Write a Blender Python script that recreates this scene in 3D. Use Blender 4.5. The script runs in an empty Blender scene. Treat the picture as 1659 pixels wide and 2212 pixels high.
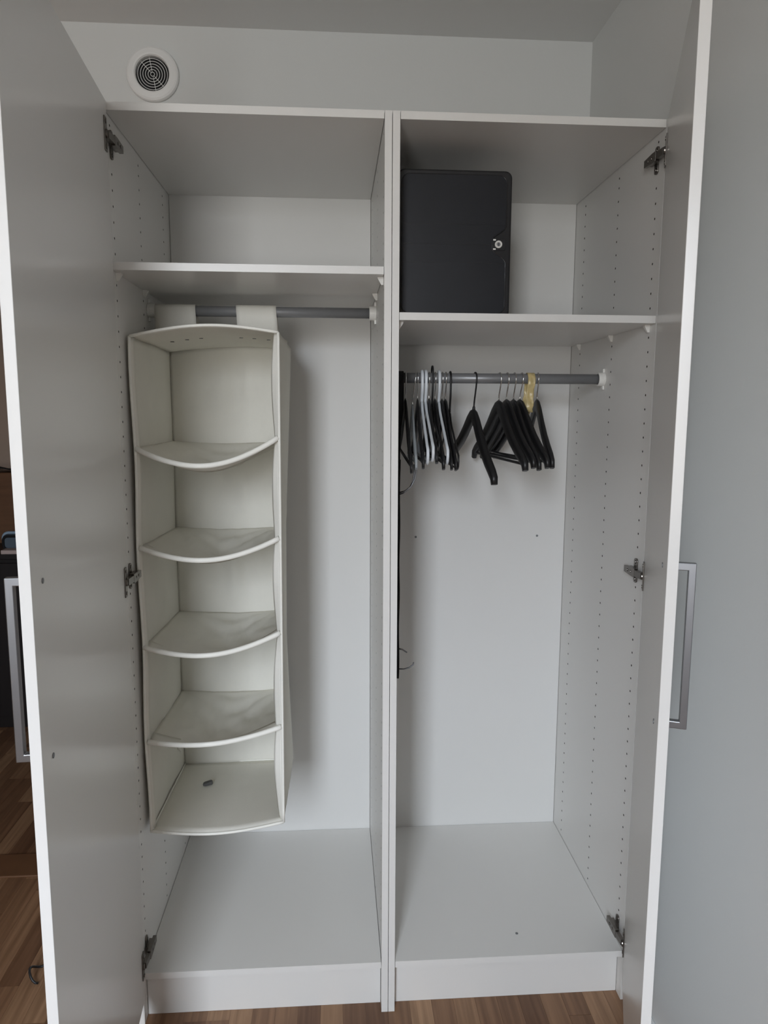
import bpy, bmesh, math, random
from mathutils import Vector, Matrix
random.seed(7)
S = bpy.context.scene
COL = S.collection

# ------------------------------------------------------------------ camera
cam_d = bpy.data.cameras.new('camera'); cam = bpy.data.objects.new('camera', cam_d); COL.objects.link(cam)
cam_d.sensor_fit = 'VERTICAL'; cam_d.sensor_height = 36.0; cam_d.lens = 1561.64 / 2212 * 36.0
cam_d.clip_start = 0.05
PITCH, ROLL, YAW = -0.13568, -0.00399, -0.06839
M = Matrix.Rotation(YAW, 3, 'Z') @ Matrix.Rotation(PITCH, 3, 'X') @ Matrix.Rotation(ROLL, 3, 'Y')
r_, f_, u_ = M.col[0], M.col[1], M.col[2]
cam.matrix_world = Matrix(((r_[0], u_[0], -f_[0], -0.1233), (r_[1], u_[1], -f_[1], -1.5866), (r_[2], u_[2], -f_[2], 1.4541), (0, 0, 0, 1)))
S.camera = cam

# ------------------------------------------------------------------ world, daylight, exposure
S.view_settings.view_transform = 'Standard'; S.view_settings.look = 'None'
S.view_settings.gamma = 1.0; S.view_settings.use_curve_mapping = False
S.view_settings.exposure = -0.05
W_ = bpy.data.worlds.new('sky'); S.world = W_; W_.use_nodes = True
nt_ = W_.node_tree; bg = nt_.nodes['Background']; bg.inputs[1].default_value = 50.0
# overcast sky over darker ground and houses
tc_ = nt_.nodes.new('ShaderNodeTexCoord'); sx_ = nt_.nodes.new('ShaderNodeSeparateXYZ'); rp_ = nt_.nodes.new('ShaderNodeValToRGB')
nt_.links.new(tc_.outputs['Generated'], sx_.inputs[0]); nt_.links.new(sx_.outputs['Z'], rp_.inputs[0]); nt_.links.new(rp_.outputs[0], bg.inputs[0])
rp_.color_ramp.elements[0].position = 0.0; rp_.color_ramp.elements[0].color = (0.34, 0.34, 0.335, 1)
rp_.color_ramp.elements[1].position = 1.0; rp_.color_ramp.elements[1].color = (1.0, 1.10, 1.22, 1)
for p_, c_ in ((0.06, (0.36, 0.365, 0.37, 1)), (0.13, (0.63, 0.68, 0.75, 1))):
    e_ = rp_.color_ramp.elements.new(p_); e_.color = c_
S.cycles.diffuse_bounces = 5; S.cycles.glossy_bounces = 3; S.cycles.max_bounces = 8; S.cycles.adaptive_threshold = 0.03
WIN = dict(x=-0.72, y=-3.1, z=1.66, w=0.54, h=1.52)          # window in the wall behind the camera
ld = bpy.data.lights.new('window_daylight', 'AREA'); ld.shape = 'RECTANGLE'; ld.size = WIN['w'] - 0.08; ld.size_y = WIN['h'] - 0.08
ld.cycles.is_portal = True
lo = bpy.data.objects.new('window_daylight', ld); COL.objects.link(lo)
lo.location = (WIN['x'], WIN['y'] - 0.03, WIN['z']); lo.rotation_euler = (math.radians(90), 0, 0)
lo.rotation_euler = Vector((0, 1, 0)).to_track_quat('-Z', 'Z').to_euler()

# ------------------------------------------------------------------ materials
def mat(name, col, rough=0.5, metal=0.0, spec=0.5, var=0.0, scale=8.0, bump=0.0, bscale=200.0, trans=0.0, transl=0.0, stretch=None, dist=0.001):
    m = bpy.data.materials.new(name); m.use_nodes = True
    nt = m.node_tree; n = nt.nodes; L = nt.links
    b = n['Principled BSDF']
    b.inputs['Base Color'].default_value = (*col, 1); b.inputs['Roughness'].default_value = rough
    b.inputs['Metallic'].default_value = metal; b.inputs['Specular IOR Level'].default_value = spec
    b.inputs['Transmission Weight'].default_value = trans
    tc = n.new('ShaderNodeTexCoord')
    vec = tc.outputs['Object']
    if stretch:
        mp = n.new('ShaderNodeMapping'); mp.inputs['Scale'].default_value = stretch
        L.new(vec, mp.inputs[0]); vec = mp.outputs[0]
    if var > 0:
        no = n.new('ShaderNodeTexNoise'); no.inputs['Scale'].default_value = scale; no.inputs['Detail'].default_value = 4
        L.new(vec, no.inputs['Vector'])
        mx = n.new('ShaderNodeMix'); mx.data_type = 'RGBA'
        mx.inputs[6].default_value = (*[c * (1 - var) for c in col], 1); mx.inputs[7].default_value = (*[min(1, c * (1 + var)) for c in col], 1)
        L.new(no.outputs['Fac'], mx.inputs[0]); L.new(mx.outputs[2], b.inputs['Base Color'])
    if bump > 0:
        nb = n.new('ShaderNodeTexNoise'); nb.inputs['Scale'].default_value = bscale; nb.inputs['Detail'].default_value = 2
        L.new(vec, nb.inputs['Vector'])
        bp = n.new('ShaderNodeBump'); bp.inputs['Strength'].default_value = bump; bp.inputs['Distance'].default_value = dist
        L.new(nb.outputs['Fac'], bp.inputs['Height']); L.new(bp.outputs[0], b.inputs['Normal'])
    if transl > 0:
        tr = n.new('ShaderNodeBsdfTranslucent'); tr.inputs[0].default_value = (*col, 1)
        ms = n.new('ShaderNodeMixShader'); ms.inputs[0].default_value = transl
        L.new(b.outputs[0], ms.inputs[1]); L.new(tr.outputs[0], ms.inputs[2])
        L.new(ms.outputs[0], n['Material Output'].inputs[0])
    return m

MT = dict(
    wall=mat('painted_wall', (0.70, 0.71, 0.70), 0.85, bump=0.12, bscale=180),
    farwall=mat('muted_wall', (0.48, 0.41, 0.34), 0.9),
    ceiling=mat('painted_ceiling', (0.72, 0.72, 0.71), 0.9, bump=0.15, bscale=120),
    melamine=mat('white_melamine', (0.77, 0.76, 0.735), 0.33),
    doorface=mat('white_door_melamine', (0.765, 0.755, 0.735), 0.23),
    edge=mat('white_edge_band', (0.80, 0.80, 0.80), 0.35),
    backing=mat('white_back_board', (0.77, 0.765, 0.745), 0.5),
    plastic=mat('white_plastic', (0.82, 0.81, 0.77), 0.35),
    ventwhite=mat('white_vent_plastic', (0.82, 0.82, 0.81), 0.4),
    dark=mat('hollow_shade', (0.012, 0.012, 0.013), 0.8),  # near-black colour paints the shade inside vent opening and keyhole
    hole=mat('shaded_chipboard', (0.035, 0.028, 0.022), 0.9),  # chipboard darkened: the shade inside the drilled holes is put into its colour
    screwcap=mat('dull_zinc', (0.22, 0.23, 0.24), 0.5, metal=0.5),
    rod=mat('grey_lacquered_steel', (0.27, 0.275, 0.285), 0.38, metal=0.35, var=0.03, scale=30),
    steel=mat('brushed_steel', (0.29, 0.295, 0.31), 0.36, metal=1.0, bump=0.05, bscale=300, stretch=(1, 1, 0.05)),
    nickel=mat('nickel_plate', (0.20, 0.185, 0.17), 0.30, metal=1.0),
    chrome=mat('chrome_wire', (0.72, 0.72, 0.72), 0.15, metal=1.0),
    fabric=mat('cream_nonwoven_fabric', (0.91, 0.89, 0.82), 0.95, spec=0.1, var=0.035, scale=14, bump=0.35, bscale=420, transl=0.12),
    fabricpipe=mat('cream_piping', (0.92, 0.91, 0.85), 0.9, spec=0.1, bump=0.3, bscale=500),
    black=mat('black_plastic', (0.012, 0.012, 0.013), 0.42),
    blacksoft=mat('black_fabric', (0.010, 0.010, 0.011), 0.9, bump=0.3, bscale=500),
    whitehang=mat('white_glossy_plastic', (0.78, 0.82, 0.86), 0.22),
    clear=mat('clear_frosted_plastic', (0.72, 0.77, 0.80), 0.25, trans=0.55),
    gold=mat('gold_satin', (0.62, 0.49, 0.23), 0.34, spec=0.7, var=0.4, scale=60, bump=0.6, bscale=60, dist=0.004),
    brass=mat('brass_chain', (0.30, 0.22, 0.10), 0.35, metal=1.0),
    case=mat('black_case_shell', (0.011, 0.012, 0.016), 0.42, spec=0.35, var=0.3, scale=14, bump=0.08, bscale=500),
    casegloss=mat('black_case_trim', (0.016, 0.016, 0.018), 0.30),
    casebead=mat('black_gloss_bead', (0.02, 0.02, 0.022), 0.16),
    grey=mat('grey_clip_plastic', (0.10, 0.10, 0.10), 0.45),
    brown=mat('brown_wood', (0.16, 0.075, 0.035), 0.45, var=0.3, scale=6, stretch=(1, 1, 8)),
    darkwood=mat('black_brown_veneer', (0.012, 0.009, 0.009), 0.45, var=0.3, scale=6, stretch=(8, 8, 1)),
    beige=mat('beige_wall_paint', (0.50, 0.38, 0.30), 0.85, var=0.03),
    bluegrey=mat('blue_grey_cloth', (0.10, 0.13, 0.16), 0.9, bump=0.3, bscale=300),
    paleblue=mat('pale_blue_cloth', (0.33, 0.44, 0.55), 0.8),
    pink=mat('pale_card', (0.50, 0.40, 0.37), 0.7),
)

def parquet(name, use_object_random):
    m = bpy.data.materials.new(name); m.use_nodes = True
    nt = m.node_tree; n = nt.nodes; L = nt.links; b = n['Principled BSDF']
    b.inputs['Roughness'].default_value = 0.42
    geo = n.new('ShaderNodeNewGeometry')
    add = n.new('ShaderNodeVectorMath'); add.operation = 'ADD'
    L.new(geo.outputs['Position'], add.inputs[0])
    if use_object_random:
        oi = n.new('ShaderNodeObjectInfo')
        cx = n.new('ShaderNodeMath'); cx.operation = 'MULTIPLY'; cx.inputs[1].default_value = 37.0
        L.new(oi.outputs['Random'], cx.inputs[0])
        cb = n.new('ShaderNodeCombineXYZ'); L.new(cx.outputs[0], cb.inputs[0]); L.new(cx.outputs[0], cb.inputs[1])
        L.new(cb.outputs[0], add.inputs[1]); rnd = oi.outputs['Random']
    else:
        br = n.new('ShaderNodeTexBrick'); br.offset = 0.37
        rot = n.new('ShaderNodeMapping'); rot.inputs['Rotation'].default_value = (0, 0, math.pi / 2)
        L.new(geo.outputs['Position'], rot.inputs[0]); L.new(rot.outputs[0], br.inputs['Vector'])
        br.inputs['Color1'].default_value = (0, 0, 0, 1); br.inputs['Color2'].default_value = (1, 1, 1, 1); br.inputs['Mortar'].default_value = (0.3, 0.3, 0.3, 1)
        br.inputs['Scale'].default_value = 1.0; br.inputs['Mortar Size'].default_value = 0.0006
        br.inputs['Brick Width'].default_value = 0.42; br.inputs['Row Height'].default_value = 0.055
        rnd = br.outputs['Color']
    ramp = n.new('ShaderNodeValToRGB')
    cr = ramp.color_ramp; cr.elements[0].position = 0; cr.elements[0].color = (0.165, 0.084, 0.045, 1)
    cr.elements[1].position = 1; cr.elements[1].color = (0.39, 0.24, 0.14, 1)
    e = cr.elements.new(0.55); e.color = (0.265, 0.148, 0.083, 1)
    L.new(rnd, ramp.inputs[0])
    mp = n.new('ShaderNodeMapping'); mp.inputs['Scale'].default_value = (70, 3.0, 70)
    L.new(add.outputs[0], mp.inputs[0])
    no = n.new('ShaderNodeTexNoise'); no.inputs['Scale'].default_value = 1.0; no.inputs['Detail'].default_value = 6; no.inputs['Distortion'].default_value = 0.6
    L.new(mp.outputs[0], no.inputs['Vector'])
    gr = n.new('ShaderNodeValToRGB'); gr.color_ramp.elements[0].position = 0.3; gr.color_ramp.elements[0].color = (0.62, 0.56, 0.5, 1)
    gr.color_ramp.elements[1].position = 0.7; gr.color_ramp.elements[1].color = (1.1, 1.08, 1.05, 1)
    L.new(no.outputs['Fac'], gr.inputs[0])
    mx = n.new('ShaderNodeMix'); mx.data_type = 'RGBA'; mx.blend_type = 'MULTIPLY'; mx.inputs[0].default_value = 1.0
    L.new(ramp.outputs[0], mx.inputs[6]); L.new(gr.outputs[0], mx.inputs[7]); L.new(mx.outputs[2], b.inputs['Base Color'])
    return m
MT['plank'] = parquet('oak_strip', True); MT['parquet'] = parquet('oak_parquet', False)

# ------------------------------------------------------------------ helpers
def box(bm, x0, x1, y0, y1, z0, z1):
    v = [bm.verts.new((x, y, z)) for x in (x0, x1) for y in (y0, y1) for z in (z0, z1)]
    for f in ((0, 1, 3, 2), (4, 6, 7, 5), (0, 4, 5, 1), (2, 3, 7, 6), (0, 2, 6, 4), (1, 5, 7, 3)):
        bm.faces.new([v[i] for i in f])
    return v
def obox(bm, o, ax, ay, az, x0, x1, y0, y1, z0, z1):
    v = box(bm, x0, x1, y0, y1, z0, z1); o = Vector(o)
    for q in v:
        c = q.co.copy(); q.co = o + ax * c.x + ay * c.y + az * c.z
    return v
def tube(bm, pts, r, n=8, closed=False, cap=True):
    pts = [Vector(p) for p in pts]; N = len(pts); rings = []
    prev = None
    for i, p in enumerate(pts):
        a = pts[i - 1] if (i > 0 or closed) else p; c = pts[(i + 1) % N] if (i < N - 1 or closed) else p
        t = (c - a).normalized()
        if prev is None:
            ref = Vector((1, 0, 0)) if abs(t.x) < 0.9 else Vector((0, 0, 1))
            nn = (ref - t * ref.dot(t)).normalized()
        else:
            nn = (prev - t * prev.dot(t)).normalized()
        prev = nn; bn = t.cross(nn)
        rr = r[i] if isinstance(r, (list, tuple)) else r
        rings.append([bm.verts.new(p + (nn * math.cos(2 * math.pi * k / n) + bn * math.sin(2 * math.pi * k / n)) * rr) for k in range(n)])
    for i in range(N if closed else N - 1):
        A, B = rings[i], rings[(i + 1) % N]
        for k in range(n): 
            f = bm.faces.new((A[k], A[(k + 1) % n], B[(k + 1) % n], B[k])); f.smooth = True
    if cap and not closed:
        bm.faces.new(rings[0][::-1]); bm.faces.new(rings[-1])
def loft(bm, rings, smooth=True, cap=True):
    R = [[bm.verts.new(p) for p in ring] for ring in rings]; n = len(R[0])
    for A, B in zip(R, R[1:]):
        for k in range(n):
            f = bm.faces.new((A[k], A[(k + 1) % n], B[(k + 1) % n], B[k])); f.smooth = smooth
    if cap:
        bm.faces.new(R[0][::-1]); bm.faces.new(R[-1])
def disc(bm, c, n, r, h, seg=16):
    """short cylinder: centre of base c, axis n, radius r, height h"""
    n = Vector(n).normalized(); ref = Vector((0, 0, 1)) if abs(n.z) < 0.9 else Vector((1, 0, 0))
    a = n.cross(ref).normalized(); b = n.cross(a); c = Vector(c)
    loft(bm, [[c + n * t + (a * math.cos(2 * math.pi * k / seg) + b * math.sin(2 * math.pi * k / seg)) * r for k in range(seg)] for t in (0, h)], smooth=False)
def lathe(bm, c, n, prof, seg=48):
    """closed profile [(radius, height)] turned about axis n through c"""
    n = Vector(n).normalized(); ref = Vector((0, 0, 1)) if abs(n.z) < 0.9 else Vector((1, 0, 0))
    a = n.cross(ref).normalized(); b = n.cross(a); c = Vector(c)
    R = [[bm.verts.new(c + n * h + (a * math.cos(2 * math.pi * k / seg) + b * math.sin(2 * math.pi * k / seg)) * r) for r, h in prof] for k in range(seg)]
    m = len(prof)
    for k in range(seg):
        A, B = R[k], R[(k + 1) % seg]
        for i in range(m):
            bm.faces.new((A[i], A[(i + 1) % m], B[(i + 1) % m], B[i]))
def sheet(bm, fn, nu, nv):
    g = [[bm.verts.new(fn(i / nu, j / nv)) for j in range(nv + 1)] for i in range(nu + 1)]
    for i in range(nu):
        for j in range(nv):
            f = bm.faces.new((g[i][j], g[i + 1][j], g[i + 1][j + 1], g[i][j + 1])); f.smooth = True
def prism(bm, poly, fn0, fn1):
    """extrude 2D polygon between two mappings"""
    A = [bm.verts.new(fn0(*p)) for p in poly]; B = [bm.verts.new(fn1(*p)) for p in poly]; n = len(poly)
    bm.faces.new(A[::-1]); bm.faces.new(B)
    for k in range(n): bm.faces.new((A[k], A[(k + 1) % n], B[(k + 1) % n], B[k]))
def rrect(x0, x1, z0, z1, r, n=5):
    out = []
    for cx, cz, a0 in ((x1 - r, z1 - r, 0), (x0 + r, z1 - r, 90), (x0 + r, z0 + r, 180), (x1 - r, z0 + r, 270)):
        for k in range(n + 1):
            a = math.radians(a0 + 90 * k / n); out.append((cx + r * math.cos(a), cz + r * math.sin(a)))
    return out
def root_loc(o):
    v = Vector((0, 0, 0))
    while o is not None:
        v += o.location; o = o.parent
    return v
def obj(name, bm, m, parent=None, local=False, bevel=0.0, solid=0.0, smooth=False, seg=2):
    bmesh.ops.recalc_face_normals(bm, faces=bm.faces[:])
    if smooth:
        for f in bm.faces: f.smooth = True
    me = bpy.data.meshes.new(name); 
    if parent is not None and not local:
        bmesh.ops.translate(bm, verts=bm.verts[:], vec=-root_loc(parent))
    bm.to_mesh(me); bm.free()
    o = bpy.data.objects.new(name, me); COL.objects.link(o)
    me.materials.append(MT[m] if isinstance(m, str) else m)
    if parent is not None: o.parent = parent
    if solid > 0:
        md = o.modifiers.new('solidify', 'SOLIDIFY'); md.thickness = solid; md.offset = 0
    if bevel > 0:
        md = o.modifiers.new('bevel', 'BEVEL'); md.width = bevel; md.segments = seg; md.limit_method = 'ANGLE'; md.angle_limit = math.radians(40)
    return o
def thing(name, label, cat, loc=(0, 0, 0), group=None):
    o = bpy.data.objects.new(name, None); COL.objects.link(o); o.location = loc; o.empty_display_size = 0.05
    o['label'] = label; o['category'] = cat
    if group: o['group'] = group
    return o
def tag(o, label, cat, group=None):
    o['label'] = label; o['category'] = cat
    if group: o['group'] = group
    return o
def struct(name, bm, m, label, cat, **k):
    o = obj(name, bm, m, **k); o['kind'] = 'structure'; o['label'] = label; o['category'] = cat
    return o
def B(): return bmesh.new()
def bx(*boxes):
    bm = bmesh.new()
    for b in boxes: box(bm, *b)
    return bm

# ------------------------------------------------------------------ room shell
ZC = 2.505; XR = 0.617; YB = 0.592; XL = -3.0; YF = WIN['y']
DX0, DX1, DZ = -1.95, -0.99, 2.09        # doorway in the back wall
floor = struct('floor', bx((XL, XR + 0.1, YF - 0.1, 2.25, -0.08, -0.0008)), 'parquet', 'brown oak parquet floor of narrow strips', 'floor')
struct('ceiling', bx((XL - 0.1, XR + 0.1, YF - 0.1, 2.35, ZC, ZC + 0.08)), 'ceiling', 'plain white painted ceiling', 'ceiling')
struct('wall_right', bx((XR, XR + 0.1, YF - 0.1, YB + 0.11, -0.08, ZC)), 'wall', 'plain white wall beside the right wardrobe door', 'wall')
struct('wall_back', bx((DX1, XR, YB, YB + 0.11, -0.08, ZC), (DX0, DX1, YB, YB + 0.11, DZ, ZC), (XL, DX0, YB, YB + 0.11, -0.08, ZC)), 'wall', 'white wall behind and above the wardrobe with a doorway', 'wall')
struct('wall_left', bx((XL - 0.1, XL, YF - 0.1, 2.35, -0.08, ZC)), 'farwall', 'muted beige side wall of the room', 'wall')
w = WIN; x0, x1, z0, z1 = w['x'] - w['w'] / 2, w['x'] + w['w'] / 2, w['z'] - w['h'] / 2, w['z'] + w['h'] / 2
struct('wall_front', bx((XL, x0, YF - 0.1, YF, -0.08, ZC), (x1, XR, YF - 0.1, YF, -0.08, ZC), (x0, x1, YF - 0.1, YF, -0.08, z0), (x0, x1, YF - 0.1, YF, z1, ZC)), 'farwall', 'muted beige wall with a window facing the wardrobe', 'wall')
struct('window_1', bx((x0, x0 + 0.04, YF - 0.02, YF + 0.02, z0, z1), (x1 - 0.04, x1, YF - 0.02, YF + 0.02, z0, z1), (x0 + 0.04, x1 - 0.04, YF - 0.02, YF + 0.02, z0, z0 + 0.04), (x0 + 0.04, x1 - 0.04, YF - 0.02, YF + 0.02, z1 - 0.04, z1)), 'edge', 'white window frame opposite the wardrobe', 'window')
struct('wall_hall', bx((XL, XR + 0.1, 2.25, 2.35, -0.08, ZC), (-0.75, -0.65, YB + 0.11, 2.25, -0.08, ZC)), 'beige', 'beige wall of the next room beyond the doorway', 'wall')
struct('baseboard_right', bx((XR - 0.012, XR, YF, -0.001, 0, 0.045)), 'edge', 'low white baseboard along the right wall', 'baseboard', bevel=0.002)
struct('trim_1', bx((DX0, DX1, YB - 0.005, YB + 0.115, -0.0008, 0.006)), 'brown', 'brown wooden threshold strip in the doorway', 'trim', bevel=0.003)

# oak strips laid along the room; each its own piece
PW = 0.055; PT = 0.0
plank_me = {}
def plank(x, y0, L):
    key = round(L, 2)
    if key not in plank_me:
        bm = bmesh.new(); g = 0.0004
        box(bm, g, PW - g, g, key - g, -0.0007, PT)
        bmesh.ops.recalc_face_normals(bm, faces=bm.faces[:])
        me = bpy.data.meshes.new('plank'); bm.to_mesh(me); bm.free(); me.materials.append(MT['plank']); plank_me[key] = me
    o = bpy.data.objects.new('plank', plank_me[key]); COL.objects.link(o); o.location = (x, y0, 0); o.parent = floor
nx = int((XR - 0.012 + 2.0) / PW)
for i in range(nx):
    x = XR - 0.012 - PW * (i + 1)
    far = 0.028 if x > -0.62 else (YB - 0.006 if x > -1.05 or x < DX0 else 1.69)
    y = -0.62 - random.choice((0, 0.08, 0.16, 0.24))
    while y < far - 0.02:
        L = random.choice((0.34, 0.40, 0.46, 0.52))
        yn = y + L
        if y < YB - 0.006 < yn and far > YB: L = round(YB - 0.006 - y, 2); yn = y + L
        if far > YB and abs(y - (YB - 0.006)) < 0.02: y = YB + 0.116; yn = y + L
        if yn > far: L = round(far - y, 2)
        if L > 0.03: plank(x, y, L)
        y += max(L, 0.02)

# ------------------------------------------------------------------ wardrobe units
T = 0.016; WD = 0.6; ZT = 2.058; ZB = 0.134; YBK = 0.576
ROWS = (0.037, 0.255, 0.497); Z0 = 1.9453
HZ = (2.003, 1.090, 0.175)
def holes_z(row):
    out = []
    for k in range(-3, 57):
        z = Z0 - 0.032 * k
        if row == 0 and any(abs(z - h) < 0.034 for h in HZ): continue
        if row > 0 and k == -3: z = Z0 + 0.032 * 2 + 0.023
        if ZB + 0.012 < z < ZT - 0.012: out.append(z)
    return sorted(out)
def side_panel(bm, xin, xout, y0, y1, z0, z1, holes=True):
    """board with real drilled rows on its inner face"""
    V = lambda x, y, z: bm.verts.new((x, y, z))
    def quad(*p): bm.faces.new([V(*q) for q in p])
    quad((xout, y0, z0), (xout, y1, z0), (xout, y1, z1), (xout, y0, z1))
    quad((xin, y0, z0), (xout, y0, z0), (xout, y0, z1), (xin, y0, z1)); quad((xin, y1, z0), (xout, y1, z0), (xout, y1, z1), (xin, y1, z1))
    quad((xin, y0, z0), (xout, y0, z0), (xout, y1, z0), (xin, y1, z0)); quad((xin, y0, z1), (xout, y0, z1), (xout, y1, z1), (xin, y1, z1))
    if not holes:
        quad((xin, y0, z0), (xin, y1, z0), (xin, y1, z1), (xin, y0, z1)); return
    h = 0.0045; r = 0.0028; d = (xout - xin) * 0.7
    ys = [y0] + [e for R in ROWS for e in (R - h, R + h)] + [y1]
    for j in range(0, len(ys), 2):
        quad((xin, ys[j], z0), (xin, ys[j + 1], z0), (xin, ys[j + 1], z1), (xin, ys[j], z1))
    for ri, R in enumerate(ROWS):
        zz = z0
        for z in holes_z(ri):
            quad((xin, R - h, zz), (xin, R + h, zz), (xin, R + h, z - h), (xin, R - h, z - h))
            c = [V(xin, R + h, z + h), V(xin, R - h, z + h), V(xin, R - h, z - h), V(xin, R + h, z - h)]
            o = [V(xin, R + r * math.cos(math.radians(22.5 + 45 * k)), z + r * math.sin(math.radians(22.5 + 45 * k))) for k in range(8)]
            ob = [V(xin + d, q.co.y, q.co.z) for q in o]
            # octagon vertices 0,1 belong to corner ++ ; 2,3 to -+ ; 4,5 to -- ; 6,7 to +-
            for k in range(4):
                bm.faces.new((c[k], o[2 * k], o[2 * k + 1])); bm.faces.new((c[k], o[2 * k + 1], o[(2 * k + 2) % 8], c[(k + 1) % 4]))
            for k in range(8):
                f = bm.faces.new((o[k], o[(k + 1) % 8], ob[(k + 1) % 8], ob[k])); f.material_index = 1
            f = bm.faces.new(ob); f.material_index = 1
            zz = z + h
        quad((xin, R - h, zz), (xin, R + h, zz), (xin, R + h, z1), (xin, R - h, z1))
def unit(s, label):
    """s=-1 left unit, +1 right unit"""
    t = thing('wardrobe_unit', label, 'wardrobe', (s * 0.3, 0.29, 0), 'paired wardrobe units')
    xi, xo = s * T, s * 0.0007
    for xin, xout in ((s * T, s * 0.0007), (s * (WD - T), s * WD)):
        bm = B(); side_panel(bm, xin, xout, 0, 0.585, 0, ZT + T)
        o = obj('side_panel', bm, 'melamine', t); o.data.materials.append(MT['hole'])
    g = 0.0012; a, b = sorted((s * (T + g), s * (WD - T - g)))
    obj('top_panel', bx((a, b, 0.0005, YBK - 0.0005, ZT, ZT + T)), 'melamine', t)
    obj('bottom_panel', bx((a, b, 0.0005, YBK - 0.0018, ZB - T, ZB)), 'melamine', t)
    obj('back_panel', bx((a, b, YBK, YBK + 0.004, ZB - T, ZT + T)), 'backing', t)
    obj('plinth', bx((a, b, 0.030, 0.046, 0.0, ZB - T - 0.0005)), 'melamine', t)
    return t
UL = unit(-1, 'white wardrobe unit with a cream fabric organizer hanging inside')
UR = unit(1, 'white wardrobe unit with coat hangers and a black case inside')

def shelf(u, s, zb, depth=0.565):
    a, b = sorted((s * (T + 0.001), s * (WD - T - 0.001)))
    sh = obj('shelf', bx((a, b, 0.002, depth, zb, zb + T)), 'melamine', u)
    for x, d in ((s * T, s), (s * (WD - T), -s)):
        for R in ROWS:
            bm = B()
            # small wedge-shaped shelf support
            poly = [(0, 0.0), (0.012, 0.0), (0.012, -0.003), (0.004, -0.016), (0, -0.016)]
            prism(bm, poly, lambda p, q: (x + d * (p + 0.0002), R - 0.006 * (1 + q / 0.03), zb - 0.0003 + q), lambda p, q: (x + d * (p + 0.0002), R + 0.006 * (1 + q / 0.03), zb - 0.0003 + q))
            obj('shelf_support', bm, 'plastic', sh)
    return sh
ZSL, ZSR = 1.7471, 1.6530
shelf(UL, -1, ZSL, 0.500); shelf(UR, 1, ZSR)

ROD_Y = 0.300; ZRL, ZRR = 1.7055, 1.5448; RODR = 0.0130
def rod(u, s, z):
    bm = B(); a, b = sorted((s * (T + 0.012), s * (WD - T - 0.012)))
    tube(bm, [(a, ROD_Y, z), (b, ROD_Y, z)], RODR, 28)
    r = obj('clothes_rod', bm, 'rod', u)
    for x, d in ((s * T, s), (s * (WD - T), -s)):
        bm = B()
        xa, xb = sorted((x + d * 0.0003, x + d * 0.016))
        # open cup: base plate, round socket and two tabs
        disc(bm, (x + d * 0.0003, ROD_Y, z), (d, 0, 0), 0.0185, 0.006, 24)
        lathe(bm, (x + d * 0.006, ROD_Y, z), (d, 0, 0), [(0.0136, 0), (0.0178, 0), (0.0178, 0.012), (0.0136, 0.012)], 28)
        xa, xb = sorted((x + d * 0.0003, x + d * 0.005))
        box(bm, xa, xb, ROD_Y - 0.006, ROD_Y + 0.006, z - 0.027, z + 0.027)
        obj('rod_bracket', bm, 'plastic', r, bevel=0.0008)
    return r
rod(UL, -1, ZRL); rod(UR, 1, ZRR)

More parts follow.
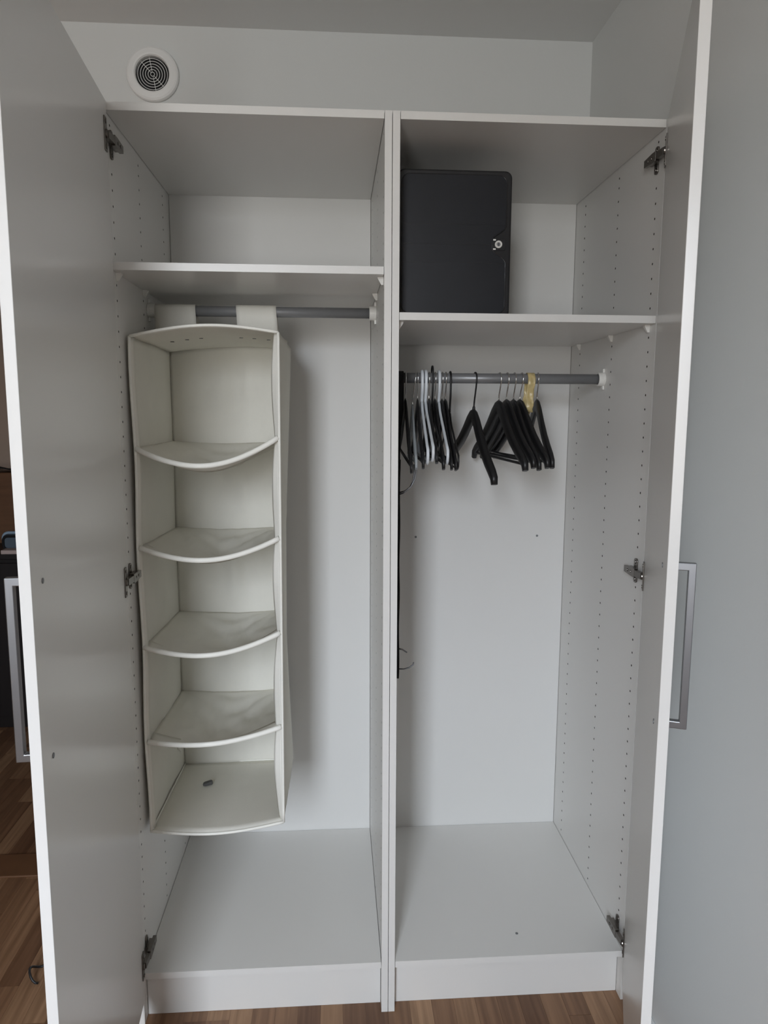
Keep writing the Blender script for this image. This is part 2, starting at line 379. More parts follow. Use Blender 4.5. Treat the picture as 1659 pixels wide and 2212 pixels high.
# ---- doors
def door(u, s, h, d, so, zs, zlab):
    """s unit side, h hinge corner of the inner face (x,y), d unit vector along the door, so screw distance"""
    h = Vector((h[0], h[1], 0)); d = Vector((d[0], d[1], 0)).normalized(); up = Vector((0, 0, 1))
    n = Vector((d.y, -d.x, 0)); n = n if n.x * s > 0 else -n          # outward (front face) normal
    ZD0, ZD1 = 0.082, 2.0725
    bm = B(); obox(bm, h, d, n, up, 0, 0.596, 0, 0.016, ZD0, ZD1)
    dr = obj('door', bm, 'doorface', u, bevel=0.0008)
    dr['label'] = zlab
    for z in zs:
        bm = B(); disc(bm, h + d * so + up * z + n * 0.0002, -n, 0.0042, 0.0012, 14)
        obj('screw', bm, 'screwcap', dr)
    bm = B(); za, zb = max(zs) + 0.006, min(zs) - 0.006
    P = [(0.016, za), (0.050, za), (0.050, zb), (0.016, zb), (0.016, zb + 0.012), (0.038, zb + 0.012), (0.038, za - 0.012), (0.016, za - 0.012)]
    f = lambda off: (lambda p, q: h + d * (so + off) + n * p + up * q)
    A = [bm.verts.new(f(-0.006)(*p)) for p in P]; C = [bm.verts.new(f(0.006)(*p)) for p in P]
    for quad in ((0, 1, 6, 7), (1, 2, 5, 6), (2, 3, 4, 5)):
        bm.faces.new([A[i] for i in quad]); bm.faces.new([C[i] for i in quad])
    for k in range(8): bm.faces.new((A[k], A[(k + 1) % 8], C[(k + 1) % 8], C[k]))
    hd = obj('handle', bm, 'steel', dr, bevel=0.0012); hd['label'] = 'brushed steel bracket handle'
    xin = s * (WD - T)
    for z in HZ:
        X = lambda q: xin - s * q
        bm = B(); o = Vector((xin, 0, z)); ax = Vector((-s, 0, 0)); ay = Vector((0, 1, 0))
        # mounting plate with rounded wings
        poly = rrect(0.037 - 0.0085, 0.037 + 0.0085, -0.029, 0.029, 0.007)
        prism(bm, poly, lambda p, q: o + ay * p + up * q + ax * 0.0002, lambda p, q: o + ay * p + up * q + ax * 0.0034)
        for zz in (-0.0205, 0.0205): disc(bm, o + ay * 0.037 + up * zz + ax * 0.0034, ax, 0.0042, 0.0016, 12)
        # saddle and arm
        obox(bm, o, ax, ay, up, 0.0034, 0.010, 0.022, 0.056, -0.008, 0.008)
        poly = [(0.066, -0.0075), (0.066, 0.0075), (0.026, 0.0105), (0.008, 0.0105), (0.008, -0.0105), (0.026, -0.0105)]
        prism(bm, poly, lambda p, q: o + ay * p + up * q + ax * 0.010, lambda p, q: o + ay * p + up * q + ax * 0.0185)
        disc(bm, o + ay * 0.046 + ax * 0.0185, ax, 0.0035, 0.0012, 12); disc(bm, o + ay * 0.028 + ax * 0.0185, ax, 0.003, 0.001, 12)
        # link from arm to cup
        pin = h + d * 0.021 + up * z - n * 0.0035
        st = o + ay * 0.010 + ax * 0.0135
        dv = (pin - st); L = dv.length; dv.normalize(); sd = dv.cross(up)
        obox(bm, st, dv, sd, up, -0.002, L, -0.0045, 0.0045, -0.0075, 0.0075)
        # cup flange on the door: tall plate, cup rim, two screws
        obox(bm, h + up * z, d, -n, up, 0.013, 0.0305, 0.0002, 0.0026, -0.0325, 0.0325)
        disc(bm, h + d * 0.0215 + up * z - n * 0.0024, -n, 0.0085, 0.0035, 18)
        for zz in (-0.024, 0.024): disc(bm, h + d * 0.022 + up * (z + zz) - n * 0.0026, -n, 0.004, 0.0014, 12)
        obj('hinge', bm, 'nickel', dr, bevel=0.0005)
    return dr
door(UL, -1, (-0.5775, -0.004), (0.0425, -0.5945), 0.549, (1.2165, 0.954), 'open white door standing beside the doorway')
door(UR, 1, (0.583, -0.004), (-0.2126, -0.5568), 0.515, (1.2155, 0.953), 'open white door in front of the right wall')

# small marks: two screws in the right back board and one on the bottom board
for x, z in ((0.122, 1.081), (0.498, 1.082)):
    bm = B(); disc(bm, (x, YBK - 0.0003, z), (0, -1, 0), 0.0035, 0.0008, 12); obj('back_screw', bm, 'screwcap', UR)
bm = B(); disc(bm, (0.336, 0.076, ZB + 0.0003), (0, 0, 1), 0.0035, 0.0008, 12); obj('bottom_screw', bm, 'screwcap', UR)

# ------------------------------------------------------------------ round vent above the left unit
VC = (-0.617, YB, 2.375); vt = thing('air_vent', 'round white ventilation valve with concentric ring grille on the wall', 'vent', VC)
bm = B(); lathe(bm, (VC[0], YB - 0.0005, VC[2]), (0, -1, 0), [(0.0455, 0), (0.068, 0), (0.071, 0.004), (0.071, 0.010), (0.069, 0.0145), (0.064, 0.017), (0.052, 0.0185), (0.048, 0.018), (0.0455, 0.014)], 64)
obj('flange', bm, 'ventwhite', vt)
bm = B(); disc(bm, (VC[0], YB - 0.0005, VC[2]), (0, -1, 0), 0.0452, 0.001, 40); obj('duct_shade', bm, 'dark', vt)  # flat disc painted dark for the shaded depth behind the grille
bm = B()
for i in range(6):
    R = 0.0052 + i * 0.0070
    tube(bm, [(VC[0] + R * math.cos(a), YB - 0.0085, VC[2] + R * math.sin(a)) for a in (2 * math.pi * k / 40 for k in range(40))], 0.0009, 6, closed=True)
for a in (100, 280, 133, 313):
    a = math.radians(a); c, s_ = math.cos(a), math.sin(a)
    tube(bm, [(VC[0] + c * 0.005, YB - 0.0075, VC[2] + s_ * 0.005), (VC[0] + c * 0.0455, YB - 0.0075, VC[2] + s_ * 0.0455)], 0.0008, 6)
obj('grille', bm, 'ventwhite', vt)

# ------------------------------------------------------------------ hanging fabric organizer
XA, YFR, YBR = -0.572, 0.075, 0.488
org = thing('hanging_organizer', 'cream fabric hanging organizer with five sagging compartments on the clothes rod', 'organizer', (-0.41, 0.28, 0.41))
def lerp(a, b, t): return a + (b - a) * t
def xr_back(z):       # right wall leans inwards half way down
    pts = [(1.63, -0.246), (1.40, -0.255), (1.15, -0.266), (0.80, -0.269), (0.60, -0.262), (0.415, -0.254)]
    for (za, xa), (zb_, xb) in zip(pts, pts[1:]):
        if z <= za and z >= zb_: return lerp(xa, xb, (za - z) / (za - zb_))
    return pts[0][1] if z > 1.6 else pts[-1][1]
def xr_front(z): return lerp(-0.2525, -0.2475, (z - 0.46) / 1.17)
def ztop(u, v): return lerp(1.620, 1.632, u) + 0.018 * math.sin(math.pi * u) * (0.75 + 0.25 * math.cos(v * 3)) 
def zbot(u, v): return lerp(lerp(0.451, 0.463, u), lerp(0.413, 0.419, u), v) - 0.006 * math.sin(math.pi * u) * (1 - v)
from mathutils import noise as mnoise
def crease(a, b, k, amp):
    return amp * mnoise.fractal(Vector((a, b, k * 7.1)), 0.9, 2.0, 3)
def wob(a, b, k): return math.sin(a * 17.3 + k) * math.sin(b * 5.1 + 1.7 * k)
def P_left(u, v):  # u depth, v height
    z = lerp(lerp(0.451, 0.413, u), 1.620, v); return (XA - 0.004 * u + 0.0022 * wob(v, u, 1) + crease(u * 3, v * 6, 1, 0.004) * math.sin(math.pi * u), lerp(YFR, YBR, u), z)
def P_right(u, v):
    z = lerp(lerp(0.463, 0.419, u), 1.632, v); x = lerp(xr_front(z), xr_back(z), u ** 1.2)
    return (x + 0.003 * wob(v, u, 3) * math.sin(math.pi * u) + crease(u * 3, v * 7, 3, 0.005) * math.sin(math.pi * u), lerp(YFR, YBR, u), z)
def P_back(u, v):
    z = lerp(lerp(0.413, 0.419, u), lerp(1.620, 1.632, u), v)
    z += 0.0092 * math.sin(math.pi * u) * max(0, (v - 0.8) / 0.2)
    k = (v * 5) % 1.0                      # folds gather at every compartment seam
    fold = 0.018 * mnoise.noise(Vector((u * 6 + (u - 0.5) * 3 * k, k * 1.6, int(v * 5) * 3.3))) * math.sin(math.pi * k)
    return (lerp(XA - 0.004, xr_back(z), u), YBR - 0.004 + (0.004 * wob(v * 1.3, u, 2) + fold) * math.sin(math.pi * u), z)
for nm, fn, nu, nv in (('side_panel', P_left, 20, 90), ('side_panel', P_right, 20, 90), ('back_panel', P_back, 36, 110)):
    bm = B(); sheet(bm, fn, nu, nv); obj(nm, bm, 'fabric', org, solid=0.002)
bm = B(); sheet(bm, lambda u, v: (lerp(XA - 0.004 * v, lerp(xr_front(1.63), xr_back(1.63), v), u), lerp(YFR - 0.012 * math.sin(math.pi * u), YBR, v), ztop(u, v)), 20, 14)
obj('top_panel', bm, 'fabric', org, solid=0.004)
bm = B(); sheet(bm, lambda u, v: (lerp(XA - 0.004 * v, lerp(xr_front(0.46), xr_back(0.42), v), u), lerp(YFR - 0.020 * math.sin(math.pi * u), YBR, v), zbot(u, v)), 20, 14)
obj('bottom_panel', bm, 'fabric', org, solid=0.005)
# piping round every opening
def pipe(pts, r, parent, m='fabricpipe'):
    bm = B(); tube(bm, pts, r, 8); return obj('piping', bm, m, parent)
pipe([P_left(0, v / 40) for v in range(41)], 0.0032, org); pipe([P_right(0, v / 40) for v in range(41)], 0.0032, org)
pipe([P_left(1, v / 40) for v in range(41)], 0.0025, org); pipe([P_right(1, v / 40) for v in range(41)], 0.0025, org)
pipe([(lerp(XA, -0.2475, k / 24), YFR - 0.012 * math.sin(math.pi * k / 24), ztop(k / 24, 0)) for k in range(25)], 0.0034, org)
pipe([(lerp(XA, -0.2525, k / 24), YFR - 0.020 * math.sin(math.pi * k / 24), zbot(k / 24, 0)) for k in range(25)], 0.0034, org)
pipe([(lerp(XA, XA - 0.004, k / 10) + 0.004, lerp(YFR, YBR, k / 10), zbot(0, k / 10) + 0.004) for k in range(11)], 0.0022, org)
pipe([(lerp(XA, -0.254, k / 10), YBR - 0.004, zbot(k / 10, 1) + 0.004) for k in range(11)], 0.0022, org)
def sh(zl, zr, zm, zbk, k):
    def fn(u, v):
        zf = lerp(zl, zr, u); dip = (lerp(zl, zr, 0.5) - zm) * math.sin(math.pi * u) ** 0.9
        front = zf - dip
        back = zbk - 0.006 * math.sin(math.pi * u)
        side = lerp(zf, zbk, v)
        z = lerp(front, back, v)
        # cloth sags between the sides
        z -= 0.030 * math.sin(math.pi * u) * math.sin(math.pi * v) 
        edge = math.sin(math.pi * u) ** 0.35 * math.sin(math.pi * v) ** 0.6
        z += 0.010 * mnoise.noise(Vector((u * 9 * (0.55 + 0.45 * v), v * 2.2, k * 5.3))) * edge
        z += 0.004 * mnoise.noise(Vector((u * 20, v * 6, k * 9.1))) * edge
        for cu, cv in ((0.0, 1.0), (1.0, 1.0)):        # pleats running out from the back corners
            dx, dy = abs(u - cu), abs(v - cv) * 1.2; rr = math.hypot(dx, dy)
            if rr < 0.75: z += 0.0035 * math.sin(math.atan2(dy, dx) * 13 + k) * math.sin(math.pi * min(1, rr / 0.75)) * edge
        zz = lerp(zl, zr, u)
        xa = XA - 0.004 * v + 0.003; xb = lerp(xr_front(zz), xr_back(zz), v ** 1.2) - 0.003
        return (lerp(xa, xb, u), lerp(YFR - 0.016 * math.sin(math.pi * u), YBR - 0.002, v), z)
    bm = B(); sheet(bm, fn, 40, 30)
    o = obj('shelf', bm, 'fabric', org, solid=0.003)
    pipe([fn(i / 28, 0) for i in range(29)], 0.0062, o)
    # hem flap hanging under the front edge
    bm = B(); sheet(bm, lambda u, v: (fn(u, 0.02)[0], fn(u, 0)[1] + 0.004 + 0.05 * v, fn(u, 0)[2] - 0.018 * v * math.sin(math.pi * u)), 24, 3)
    obj('hem', bm, 'fabric', o, solid=0.002)
for k, a in enumerate(((1.374, 1.399, 1.336, 1.374), (1.147, 1.167, 1.120, 1.130), (0.911, 0.941, 0.895, 0.884), (0.678, 0.708, 0.677, 0.644))):
    sh(*a, k)
def hem_r(u, v):
    p = P_right(0, v); k = 0.010 + 0.006 * abs(math.sin(v * 5 * math.pi)) + 0.008 * (1 - v) * abs(math.sin(v * 2.5 * math.pi))
    return (p[0] - 0.0015 - k * u, p[1] + 0.003 + 0.020 * u + 0.004 * math.sin(v * 31) * u, p[2])
bm = B(); sheet(bm, hem_r, 4, 80); obj('hem', bm, 'fabricpipe', org, solid=0.0012)
def hem_l(u, v):
    p = P_left(0, v); return (p[0] + 0.0015 + 0.006 * u, p[1] + 0.003 + 0.012 * u, p[2])
bm = B(); sheet(bm, hem_l, 2, 60); obj('hem', bm, 'fabric', org, solid=0.0012)
# straps looping over the rod
def strap(xa, xb):
    bm = B(); pts = []
    r = RODR + 0.0024
    zb_ = 1.640
    for t in range(7): pts.append((ROD_Y - 0.030 + (0.030 - r) * (t / 6) ** 0.6, lerp(zb_, ZRL, t / 6)))
    for t in range(1, 12): a = math.pi - math.pi * t / 12; pts.append((ROD_Y + r * math.cos(a), ZRL + r * math.sin(a)))
    for t in range(7): pts.append((ROD_Y + r + 0.016 * (t / 6) ** 1.6, lerp(ZRL, zb_, t / 6)))
    sheet(bm, lambda u, v: (lerp(xa, xb, v) + 0.004 * (ZRL - pts[round(u * (len(pts) - 1))][1]) / 0.06, pts[round(u * (len(pts) - 1))][0], pts[round(u * (len(pts) - 1))][1] + 0.002 * math.sin(v * 9) * (u < 0.25)), len(pts) - 1, 8)
    obj('strap', bm, 'fabric', org, solid=0.0016)
strap(-0.566, -0.466); strap(-0.366, -0.267)
# stitched rivets of the straps seen under the top
for x in (-0.52, -0.484, -0.45, -0.352, -0.32, -0.285):
    vv = (0.262 - YFR) / (YBR - YFR); zt = ztop((x - XA) / (-0.247 - XA), vv) - 0.0021
    obj('stitch', bx((x - 0.0045, x + 0.0045, 0.2605, 0.2625, zt - 0.0016, zt)), 'grey', org)
bm = B(); sheet(bm, lambda u, v: (-0.566 + 0.012 * u + 0.012 * v, 0.30 + 0.01 * v, 0.60 - 0.055 * v - 0.012 * u * v), 4, 4)
obj('care_tag', bm, 'fabricpipe', org, solid=0.001)
# grey clip lying on the bottom of the organizer
bm = B(); poly = [(-0.0135, -0.004), (-0.008, -0.0075), (0.011, -0.0065), (0.0145, 0), (0.011, 0.0065), (-0.008, 0.0075), (-0.0135, 0.004)]
cz = 0.4345; ca, sa = math.cos(0.35), math.sin(0.35)
prism(bm, poly, lambda p, q: (-0.478 + p * ca - q * sa, 0.322 + p * sa + q * ca, cz), lambda p, q: (-0.478 + 0.9 * (p * ca - q * sa), 0.322 + 0.9 * (p * sa + q * ca), cz + 0.008 + 0.15 * p))
tag(obj('plastic_clip', bm, 'grey', bevel=0.001), 'small dark grey plastic clip lying in the organizer bottom', 'clip')

# ------------------------------------------------------------------ black case on the right shelf
CX0, CX1, CY, CZ0, CZ1 = 0.0185, 0.2765, 0.090, ZSR + T + 0.0005, 1.9905
case = thing('storage_case', 'black hard plastic case with a round lock standing on the upper shelf', 'case', (0.147, 0.2, CZ0))
def pr_y(bm, poly, ya, yb): prism(bm, poly, lambda p, q: (p, ya, q), lambda p, q: (p, yb, q))
bm = B(); pr_y(bm, rrect(CX0 + 0.002, CX1 - 0.002, CZ0 + 0.0005, CZ1 - 0.002, 0.016), CY + 0.026, 0.36); obj('body', bm, 'case', case, bevel=0.003)
bm = B(); pr_y(bm, rrect(CX0, CX1, CZ0, CZ1, 0.016, 8), CY, CY + 0.025); obj('lid', bm, 'casegloss', case, bevel=0.004, seg=3)
zc = (CZ0 + CZ1) / 2 + 0.002
ix0, ix1, iz0, iz1 = CX0 + 0.010, CX1 - 0.0125, CZ0 + 0.010, CZ1 - 0.011
notch = []
for t in range(13):
    u = -1 + 2 * t / 12; z = zc + 0.040 * u
    d = 0.5 + 0.5 * math.cos(math.pi * min(1, max(0, (abs(u) - 0.22) / 0.78)))
    notch.append((ix1 - 0.031 * d, z))
pol = [p for p in rrect(ix0, ix1, iz0, iz1, 0.018, 7)]
out = pol[:]                              # starts at right side top corner (angle 0), goes counter-clockwise, ends at right bottom corner
out = out + notch                          # right side runs upward through the notch
bm = B(); pr_y(bm, out, CY - 0.0028, CY + 0.002); obj('lid_panel', bm, 'case', case, bevel=0.0012)
bm = B(); tube(bm, [(p, CY - 0.0022, q) for p, q in out], 0.0013, 6, closed=True); obj('lid_bead', bm, 'casebead', case)
bm = B()
for z in (zc + 0.042, zc - 0.001, zc - 0.041): box(bm, ix0 + 0.004, ix1 - 0.006 - (0.03 if abs(z - zc) < 0.01 else 0), CY - 0.0031, CY - 0.0026, z - 0.0004, z + 0.0004)
obj('panel_ribs', bm, 'casegloss', case)
LX = CX1 - 0.029
bm = B(); pr_y(bm, rrect(LX - 0.012, LX + 0.016, zc - 0.013, zc + 0.013, 0.004), CY - 0.0016, CY + 0.001); lk = obj('lock_plate', bm, 'casegloss', case, bevel=0.0006)
bm = B(); lathe(bm, (LX, CY - 0.0016, zc), (0, -1, 0), [(0.0046, 0), (0.0082, 0), (0.0082, 0.003), (0.0066, 0.004), (0.0046, 0.003)], 24); obj('lock_ring', bm, 'plastic', lk)
bm = B(); disc(bm, (LX, CY - 0.0016, zc), (0, -1, 0), 0.0046, 0.0022, 20); obj('lock_cylinder', bm, 'steel', lk)
bm = B(); box(bm, LX - 0.0007, LX + 0.0007, CY - 0.0041, CY - 0.0036, zc - 0.003, zc + 0.003); obj('keyhole', bm, 'dark', lk)
for q in (-1, 1):
    bm = B(); box(bm, LX - 0.012, LX - 0.006, CY - 0.0022, CY - 0.0014, zc + q * 0.010 - 0.0016, zc + q * 0.010 + 0.0016); obj('lock_tab', bm, 'plastic', lk)

# ------------------------------------------------------------------ coat hangers
def hook_pts(zneck, front=True, rr=0.0154, stem=0.0):
    """wire from the neck up in front of the rod, over it and down behind; rod axis at origin"""
    pts = [(0, 0, zneck - 0.012), (0, 0, zneck + 0.006)]
    m = -1 if front else 1
    cz = RODR + 0.0019 - rr
    n = 6
    for k in range(1, n + 1):
        t = k / (n + 1); e = t * t * (3 - 2 * t)
        pts.append((0, m * rr * e, lerp(zneck + 0.006, cz, t)))
    for k in range(0, 13):
        a = math.pi - math.pi * 1.08 * k / 12
        pts.append((0, -m * rr * math.cos(a), cz + rr * math.sin(a)))
    return pts
def hanger_root(name, label, x, rz, roll, loc_z=ZRR):
    t = thing(name, label, 'hanger', (x, ROD_Y, loc_z), 'coat hangers on the right clothes rod')
    t.rotation_euler = (math.radians(roll), 0, math.radians(rz)); return t
def shaped(label, x, rz, roll=0.0, zneck=-0.055, thick=0.012, m='black', hookm='chrome', bar=True, width=0.208, drop=0.150, hr=0.0017, ferrule=False, bend=0.0, name='coat_hanger'):
    t = hanger_root(name, label, x, rz, roll)
    k = width / 0.208; q = drop / 0.150
    prof = [(0, -0.014, 0.034, 0.85), (0.012, -0.018, 0.036, 0.9), (0.035, -0.034, 0.036, 1.0), (0.07, -0.064, 0.033, 1.1), (0.11, -0.094, 0.029, 1.2), (0.15, -0.118, 0.026, 1.25), (0.185, -0.136, 0.024, 1.2), (0.203, -0.148, 0.022, 1.1), (0.208, -0.163, 0.016, 1.0)]
    half = [(a * k, zneck + b * q, h, th * thick) for a, b, h, th in prof]
    line = [(-a, b, h, th) for a, b, h, th in half[:0:-1]] + half
    rings = []
    for i, (y, z, h, th) in enumerate(line):
        a = line[max(0, i - 1)]; c = line[min(len(line) - 1, i + 1)]
        tv = Vector((0, c[0] - a[0], c[1] - a[1])).normalized(); nv = Vector((0, -tv.z, tv.y)); xv = Vector((1, 0, 0))
        ring = []
        for j in range(12):
            an = 2 * math.pi * j / 12; ca, sa = math.cos(an), math.sin(an)
            ca = math.copysign(abs(ca) ** 0.6, ca); sa = math.copysign(abs(sa) ** 0.6, sa)
            ring.append(Vector((0, y, z)) + xv * (th / 2 * ca) + nv * (h / 2 * sa))
        rings.append(ring)
    bm = B(); loft(bm, rings); obj('body', bm, m, t, local=True)
    if bar:
        bm = B(); zb_ = zneck - 0.148 * q
        tube(bm, [(0, -0.190 * k, zb_ + 0.012), (0, -0.180 * k, zb_), (0, 0.180 * k, zb_), (0, 0.190 * k, zb_ + 0.012)], 0.0036, 8); obj('trouser_bar', bm, m, t, local=True)
    bm = B(); hp = hook_pts(zneck); hp = [(p[0] + bend * max(0, (p[2] - zneck)) , p[1], p[2]) for p in hp]
    tube(bm, hp, hr, 8); obj('hook', bm, hookm, t, local=True)
    if ferrule:
        bm = B(); lathe(bm, (0, 0, zneck - 0.002), (0, 0, 1), [(0.0018, 0), (0.0042, 0), (0.0036, 0.010), (0.0026, 0.012), (0.0018, 0.012)], 14); obj('ferrule', bm, m, t, local=True)
    return t
def tubular(label, x, rz, roll=0.0, m='whitehang', r=0.0042, zneck=-0.062, name='tubular_hanger', width=0.200, drop=0.125, rr=None, rise=0.0):
    t = hanger_root(name, label, x, rz, roll)
    bm = B(); rr = rr or RODR + r + 0.0006
    hp = []
    cz = RODR + r + 0.0004 - rr + rise
    n = 8
    hp.append((0, 0, zneck - 0.004))
    for k in range(1, n + 1): 
        tt = k / n; e = min(1, tt * 1.6); e = e * e * (3 - 2 * e); hp.append((0, -rr * e, lerp(zneck, cz, tt)))
    for k in range(1, 14):
        a = math.pi - math.pi * 1.12 * k / 13; hp.append((0, rr * math.cos(a), cz + rr * math.sin(a)))
    tube(bm, hp, r, 10); obj('hook', bm, m, t, local=True)
    bm = B(); P = []
    zs = zneck; w = width
    P += [(0, 0, zs), (0, -0.012, zs - 0.004), (0, -0.03, zs - 0.022), (0, -0.05, zs - 0.034)]
    P += [(0, -lerp(0.05, w, k / 6), zs - lerp(0.034, drop - 0.012, k / 6)) for k in range(1, 6)]
    P += [(0, -w + 0.002, zs - drop + 0.014), (0, -w, zs - drop), (0, -w + 0.004, zs - drop - 0.012), (0, -w + 0.014, zs - drop - 0.018)]
    full = P + [(0, -w + 0.04, zs - drop - 0.018), (0, 0, zs - drop - 0.019)]
    mir = [(a, -b, c) for a, b, c in full[1:-1]][::-1]
    tube(bm, full + mir, r * 0.92, 10, closed=True); obj('body', bm, m, t, local=True)
    return t
# by the side panel
shaped('slim black hanger with chrome hook between the gold strap and the rod bracket', 0.407, -4.5, 0, thick=0.010, bar=False)
shaped('black hanger with chrome hook touching the gold strap', 0.361, 5, 0, thick=0.0105, bend=0.05)
shaped('second black hanger from the gold strap toward the divider', 0.345, 4.5, 1.5, thick=0.0095)
shaped('third black hanger from the gold strap toward the divider', 0.326, 5.5, 0, thick=0.0105)
shaped('fourth black hanger from the gold strap with wide shoulders and trouser bar', 0.306, 6.0, 1.0, zneck=-0.058, thick=0.013)
shaped('single black hanger with black hook standing apart without trouser bar', 0.242, 5, 5.5, zneck=-0.082, thick=0.015, bar=False, hookm='black', ferrule=True, drop=0.146, hr=0.0022)
# the crowded end of the rod
tubular('thin black tubular hanger at the edge of the crowded bunch facing the single hanger', 0.1765, -2.6, 0, m='black', r=0.0027, zneck=-0.088, drop=0.115, name='tubular_hanger')
shaped('black hanger with chrome hook beside the thin black tubular hanger', 0.1650, -1.0, 1.5, thick=0.0060)
shaped('black hanger with chrome hook one place behind the outer black hanger of the bunch', 0.1560, -1.2, 1.2, thick=0.0056, width=0.204)
tubular('white plastic hanger hanging alone between black hangers', 0.1475, -1.4, 1.0, r=0.0040)
shaped('black hanger with chrome hook next to the lone white hanger', 0.1375, -1.6, 0.8, thick=0.0072)
tubular('black plastic hanger with tall round-ended hook above the rod', 0.1297, -1.8, -2, m='black', r=0.0026, rise=0.014, zneck=-0.075, width=0.18, drop=0.10)
shaped('short black hanger with chrome hook behind the pair of white hangers', 0.1215, -1.8, -3.5, thick=0.0066, width=0.195)
tubular('white plastic hanger of the touching pair facing the black bunch', 0.1128, -1.6, -1.2, r=0.0041)
tubular('white plastic hanger of the touching pair facing the clear hanger', 0.1030, -2.2, 1.0, r=0.0041)
shaped('black hanger with chrome hook between the white pair and the clear hanger', 0.0920, -2.4, 0, thick=0.0060)
shaped('clear frosted plastic hanger with slanted chrome hook', 0.0785, -3.2, 0, zneck=-0.072, thick=0.0062, m='clear', drop=0.135, bend=0.10)
shaped('black hanger with chrome hook beside the black hanging rack', 0.0605, -1.0, 3.5, thick=0.0062)

# gold satin strap looped over the rod with a short chain
gs = thing('gold_strap', 'crumpled gold satin strap looped over the clothes rod', 'strap', (0.386, ROD_Y, 1.44))
bm = B(); pts = []
r = RODR + 0.0022
for t in range(11): pts.append((ROD_Y - r - 0.004 * math.sin(t * 0.9) - 0.004 * (1 - t / 10), lerp(1.458, ZRR, t / 10)))
for t in range(1, 12): a = math.pi - math.pi * t / 12; pts.append((ROD_Y + r * math.cos(a), ZRR + r * math.sin(a)))
for t in range(11): pts.append((ROD_Y + r + 0.003 * math.sin(t), lerp(ZRR, 1.462, t / 10)))
def gfn(u, v):
    y, z = pts[round(u * (len(pts) - 1))]; k = (ZRR - z) / 0.085
    k = max(0, k)
    return (0.3775 + 0.019 * v - 0.006 * k + 0.0016 * math.sin(z * 260) * k, y + 0.0016 * math.sin(v * 8 + z * 120) * (1 if u < 0.35 else -1), z)
sheet(bm, gfn, len(pts) - 1, 8); obj('ribbon', bm, 'gold', gs, solid=0.001)
bm = B()
tube(bm, [(0.380 + 0.003 * math.sin(k * 1.1), ROD_Y - 0.016, 1.461 - 0.0035 * k) for k in range(11)], [0.0012 + 0.0009 * (k % 2) for k in range(11)], 6); obj('chain', bm, 'brass', gs)

# black hanging rack with curved chrome arms beside the divider
rk = thing('hanging_rack', 'black fabric hanging rack with curved chrome arms beside the divider', 'hanging rack', (0.035, ROD_Y, 0.75))
bm = B(); pts = []; r = RODR + 0.003
for t in range(7): pts.append((ROD_Y - r - 0.006 * (1 - t / 6), lerp(1.30, ZRR, t / 6)))
for t in range(1, 12): a = math.pi - math.pi * t / 12; pts.append((ROD_Y + r * math.cos(a), ZRR + r * math.sin(a)))
for t in range(7): pts.append((ROD_Y + r + 0.006 * t / 6, lerp(ZRR, 1.30, t / 6)))
sheet(bm, lambda u, v: (lerp(0.026, 0.0545 - 0.009 * min(1, max(0, (1.46 - pts[round(u * 24)][1]) / 0.06)), v), pts[round(u * 24)][0], pts[round(u * 24)][1]), 24, 5)
obj('strap', bm, 'blacksoft', rk, solid=0.003)
bm = B(); sheet(bm, lambda u, v: (0.0365 + 0.0008 * math.sin(v * 20), lerp(0.20, 0.40, u), lerp(0.775, 1.34, v)), 4, 24)
obj('panel', bm, 'blacksoft', rk, solid=0.006)
for z, reach, kind in ((1.255, 0.046, 0), (1.249, 0.042, 0), (0.835, 0.026, 1), (0.782, 0.044, 1)):
    bm = B()
    if kind == 0:
        y = 0.26 + (0.010 if z < 1.25 else 0)
        a = [(0.040, y, z - 0.004), (0.040 + reach * 0.35, y, z), (0.040 + reach * 0.7, y, z + 0.012), (0.040 + reach * 0.92, y, z + 0.030), (0.040 + reach, y, z + 0.052), (0.040 + reach * 0.98, y, z + 0.075)]
    else:
        y = 0.26
        a = [(0.040, y, z - 0.003), (0.040 + reach * 0.4, y, z - 0.004), (0.040 + reach * 0.75, y, z), (0.040 + reach * 0.97, y, z + 0.008), (0.040 + reach, y, z + 0.014)]
        if z > 0.8: a = [(0.040, y, z), (0.040 + reach * 0.5, y, z - 0.002), (0.040 + reach, y, z - 0.011)]
    tube(bm, a, 0.0020, 8); obj('arm', bm, 'steel', rk)

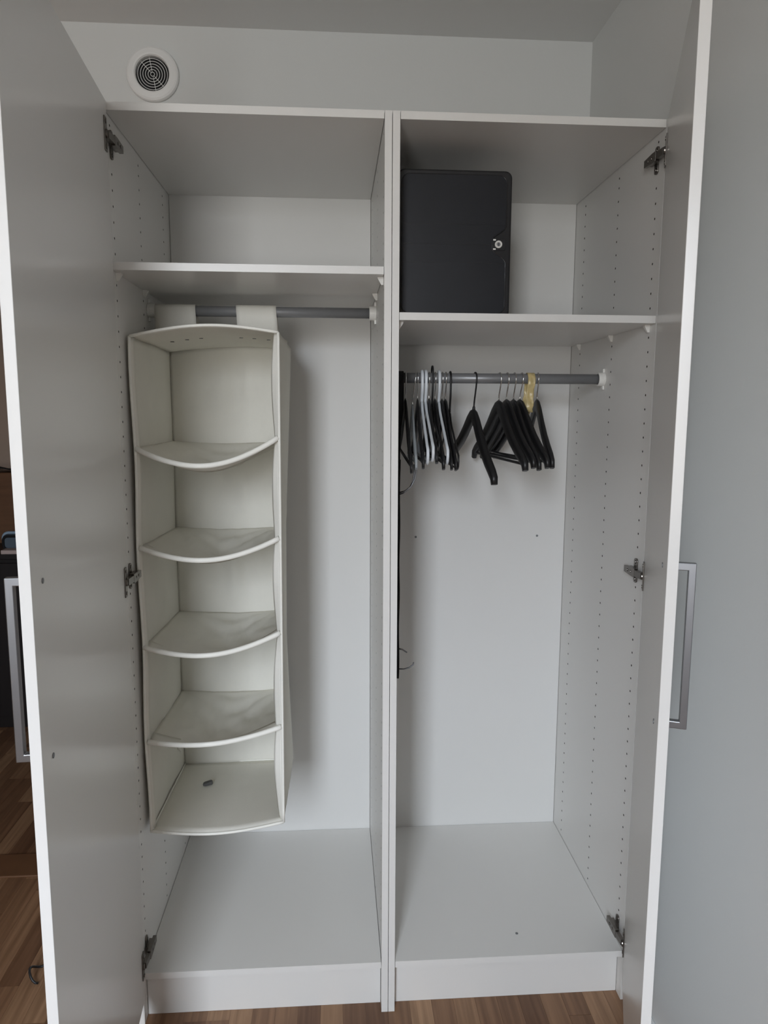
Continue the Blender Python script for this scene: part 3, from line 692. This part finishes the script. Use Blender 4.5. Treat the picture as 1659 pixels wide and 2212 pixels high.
# ------------------------------------------------------------------ things in the next room, seen past the left door
dc = thing('sideboard', 'black-brown sideboard in the next room behind the open left door', 'sideboard', (-1.75, 1.95, 0))
obj('body', bx((-2.25, -1.25, 1.72, 2.20, 0.0, 0.80)), 'darkwood', dc, bevel=0.002)
obj('top', bx((-2.26, -1.24, 1.69, 2.22, 0.8003, 0.822)), 'darkwood', dc, bevel=0.002)
for k in range(2):
    obj('drawer', bx((-2.24 + 0.5 * k, -1.76 + 0.5 * k, 1.703, 1.7195, 0.06, 0.78)), 'darkwood', dc, bevel=0.002)
wb = thing('wooden_box', 'brown wooden box standing on the sideboard in the next room', 'box', (-1.72, 2.05, 0.8225))
obj('body', bx((-2.10, -1.38, 1.98, 2.18, 0.8225, 1.165)), 'brown', wb, bevel=0.004)
for x in (-1.652, -1.625):
    obj('clasp', bx((x - 0.009, x + 0.009, 1.974, 1.9797, 1.105, 1.14)), 'chrome', wb, bevel=0.003)
bm = B(); sheet(bm, lambda u, v: (lerp(-1.95, -1.42, u), lerp(2.0, 2.12, v), 1.172 + 0.008 * (1 + math.sin(u * 19 + v * 3)) ), 20, 6)
tag(obj('dark_scarf', bm, 'blacksoft', solid=0.005), 'dark crumpled scarf on top of the brown wooden box', 'scarf')
pc = thing('small_bag', 'blue-grey zipped bag with pale piping on the sideboard', 'bag', (-1.60, 1.80, 0.8225))
def blob(x0, x1, y0, y1, z0, z1, r): 
    bm = B(); prism(bm, rrect(x0, x1, z0, z1, r), lambda p, q: (p, y0, q), lambda p, q: (p, y1, q)); return bm
obj('body', blob(-1.640, -1.45, 1.77, 1.90, 0.8235, 0.900, 0.022), 'bluegrey', pc, bevel=0.012, seg=3)
bm = B(); tube(bm, [(p, 1.768, q) for p, q in rrect(-1.632, -1.46, 0.832, 0.892, 0.02)], 0.006, 8, closed=True); obj('piping', bm, 'blacksoft', pc)
bm = B(); tube(bm, [(p, 1.80, q) for p, q in rrect(-1.644, -1.446, 0.827, 0.903, 0.024)], 0.008, 8, closed=True); obj('band', bm, 'paleblue', pc)
tag(obj('flat_card_box', bx((-1.615, -1.48, 1.70, 1.755, 0.8225, 0.840)), 'pink', bevel=0.001), 'flat pale card box lying on the sideboard edge', 'box')
bm = B(); tube(bm, [(-0.895 + 0.022 * math.cos(a), 0.17 + 0.030 * math.sin(a), 0.004 + 0.012 * (1 + math.sin(a * 2 + 1))) for a in (2 * math.pi * k / 20 for k in range(17))], 0.0032, 8)
tag(obj('black_cable', bm, 'black'), 'loop of black cable lying on the parquet', 'cable')
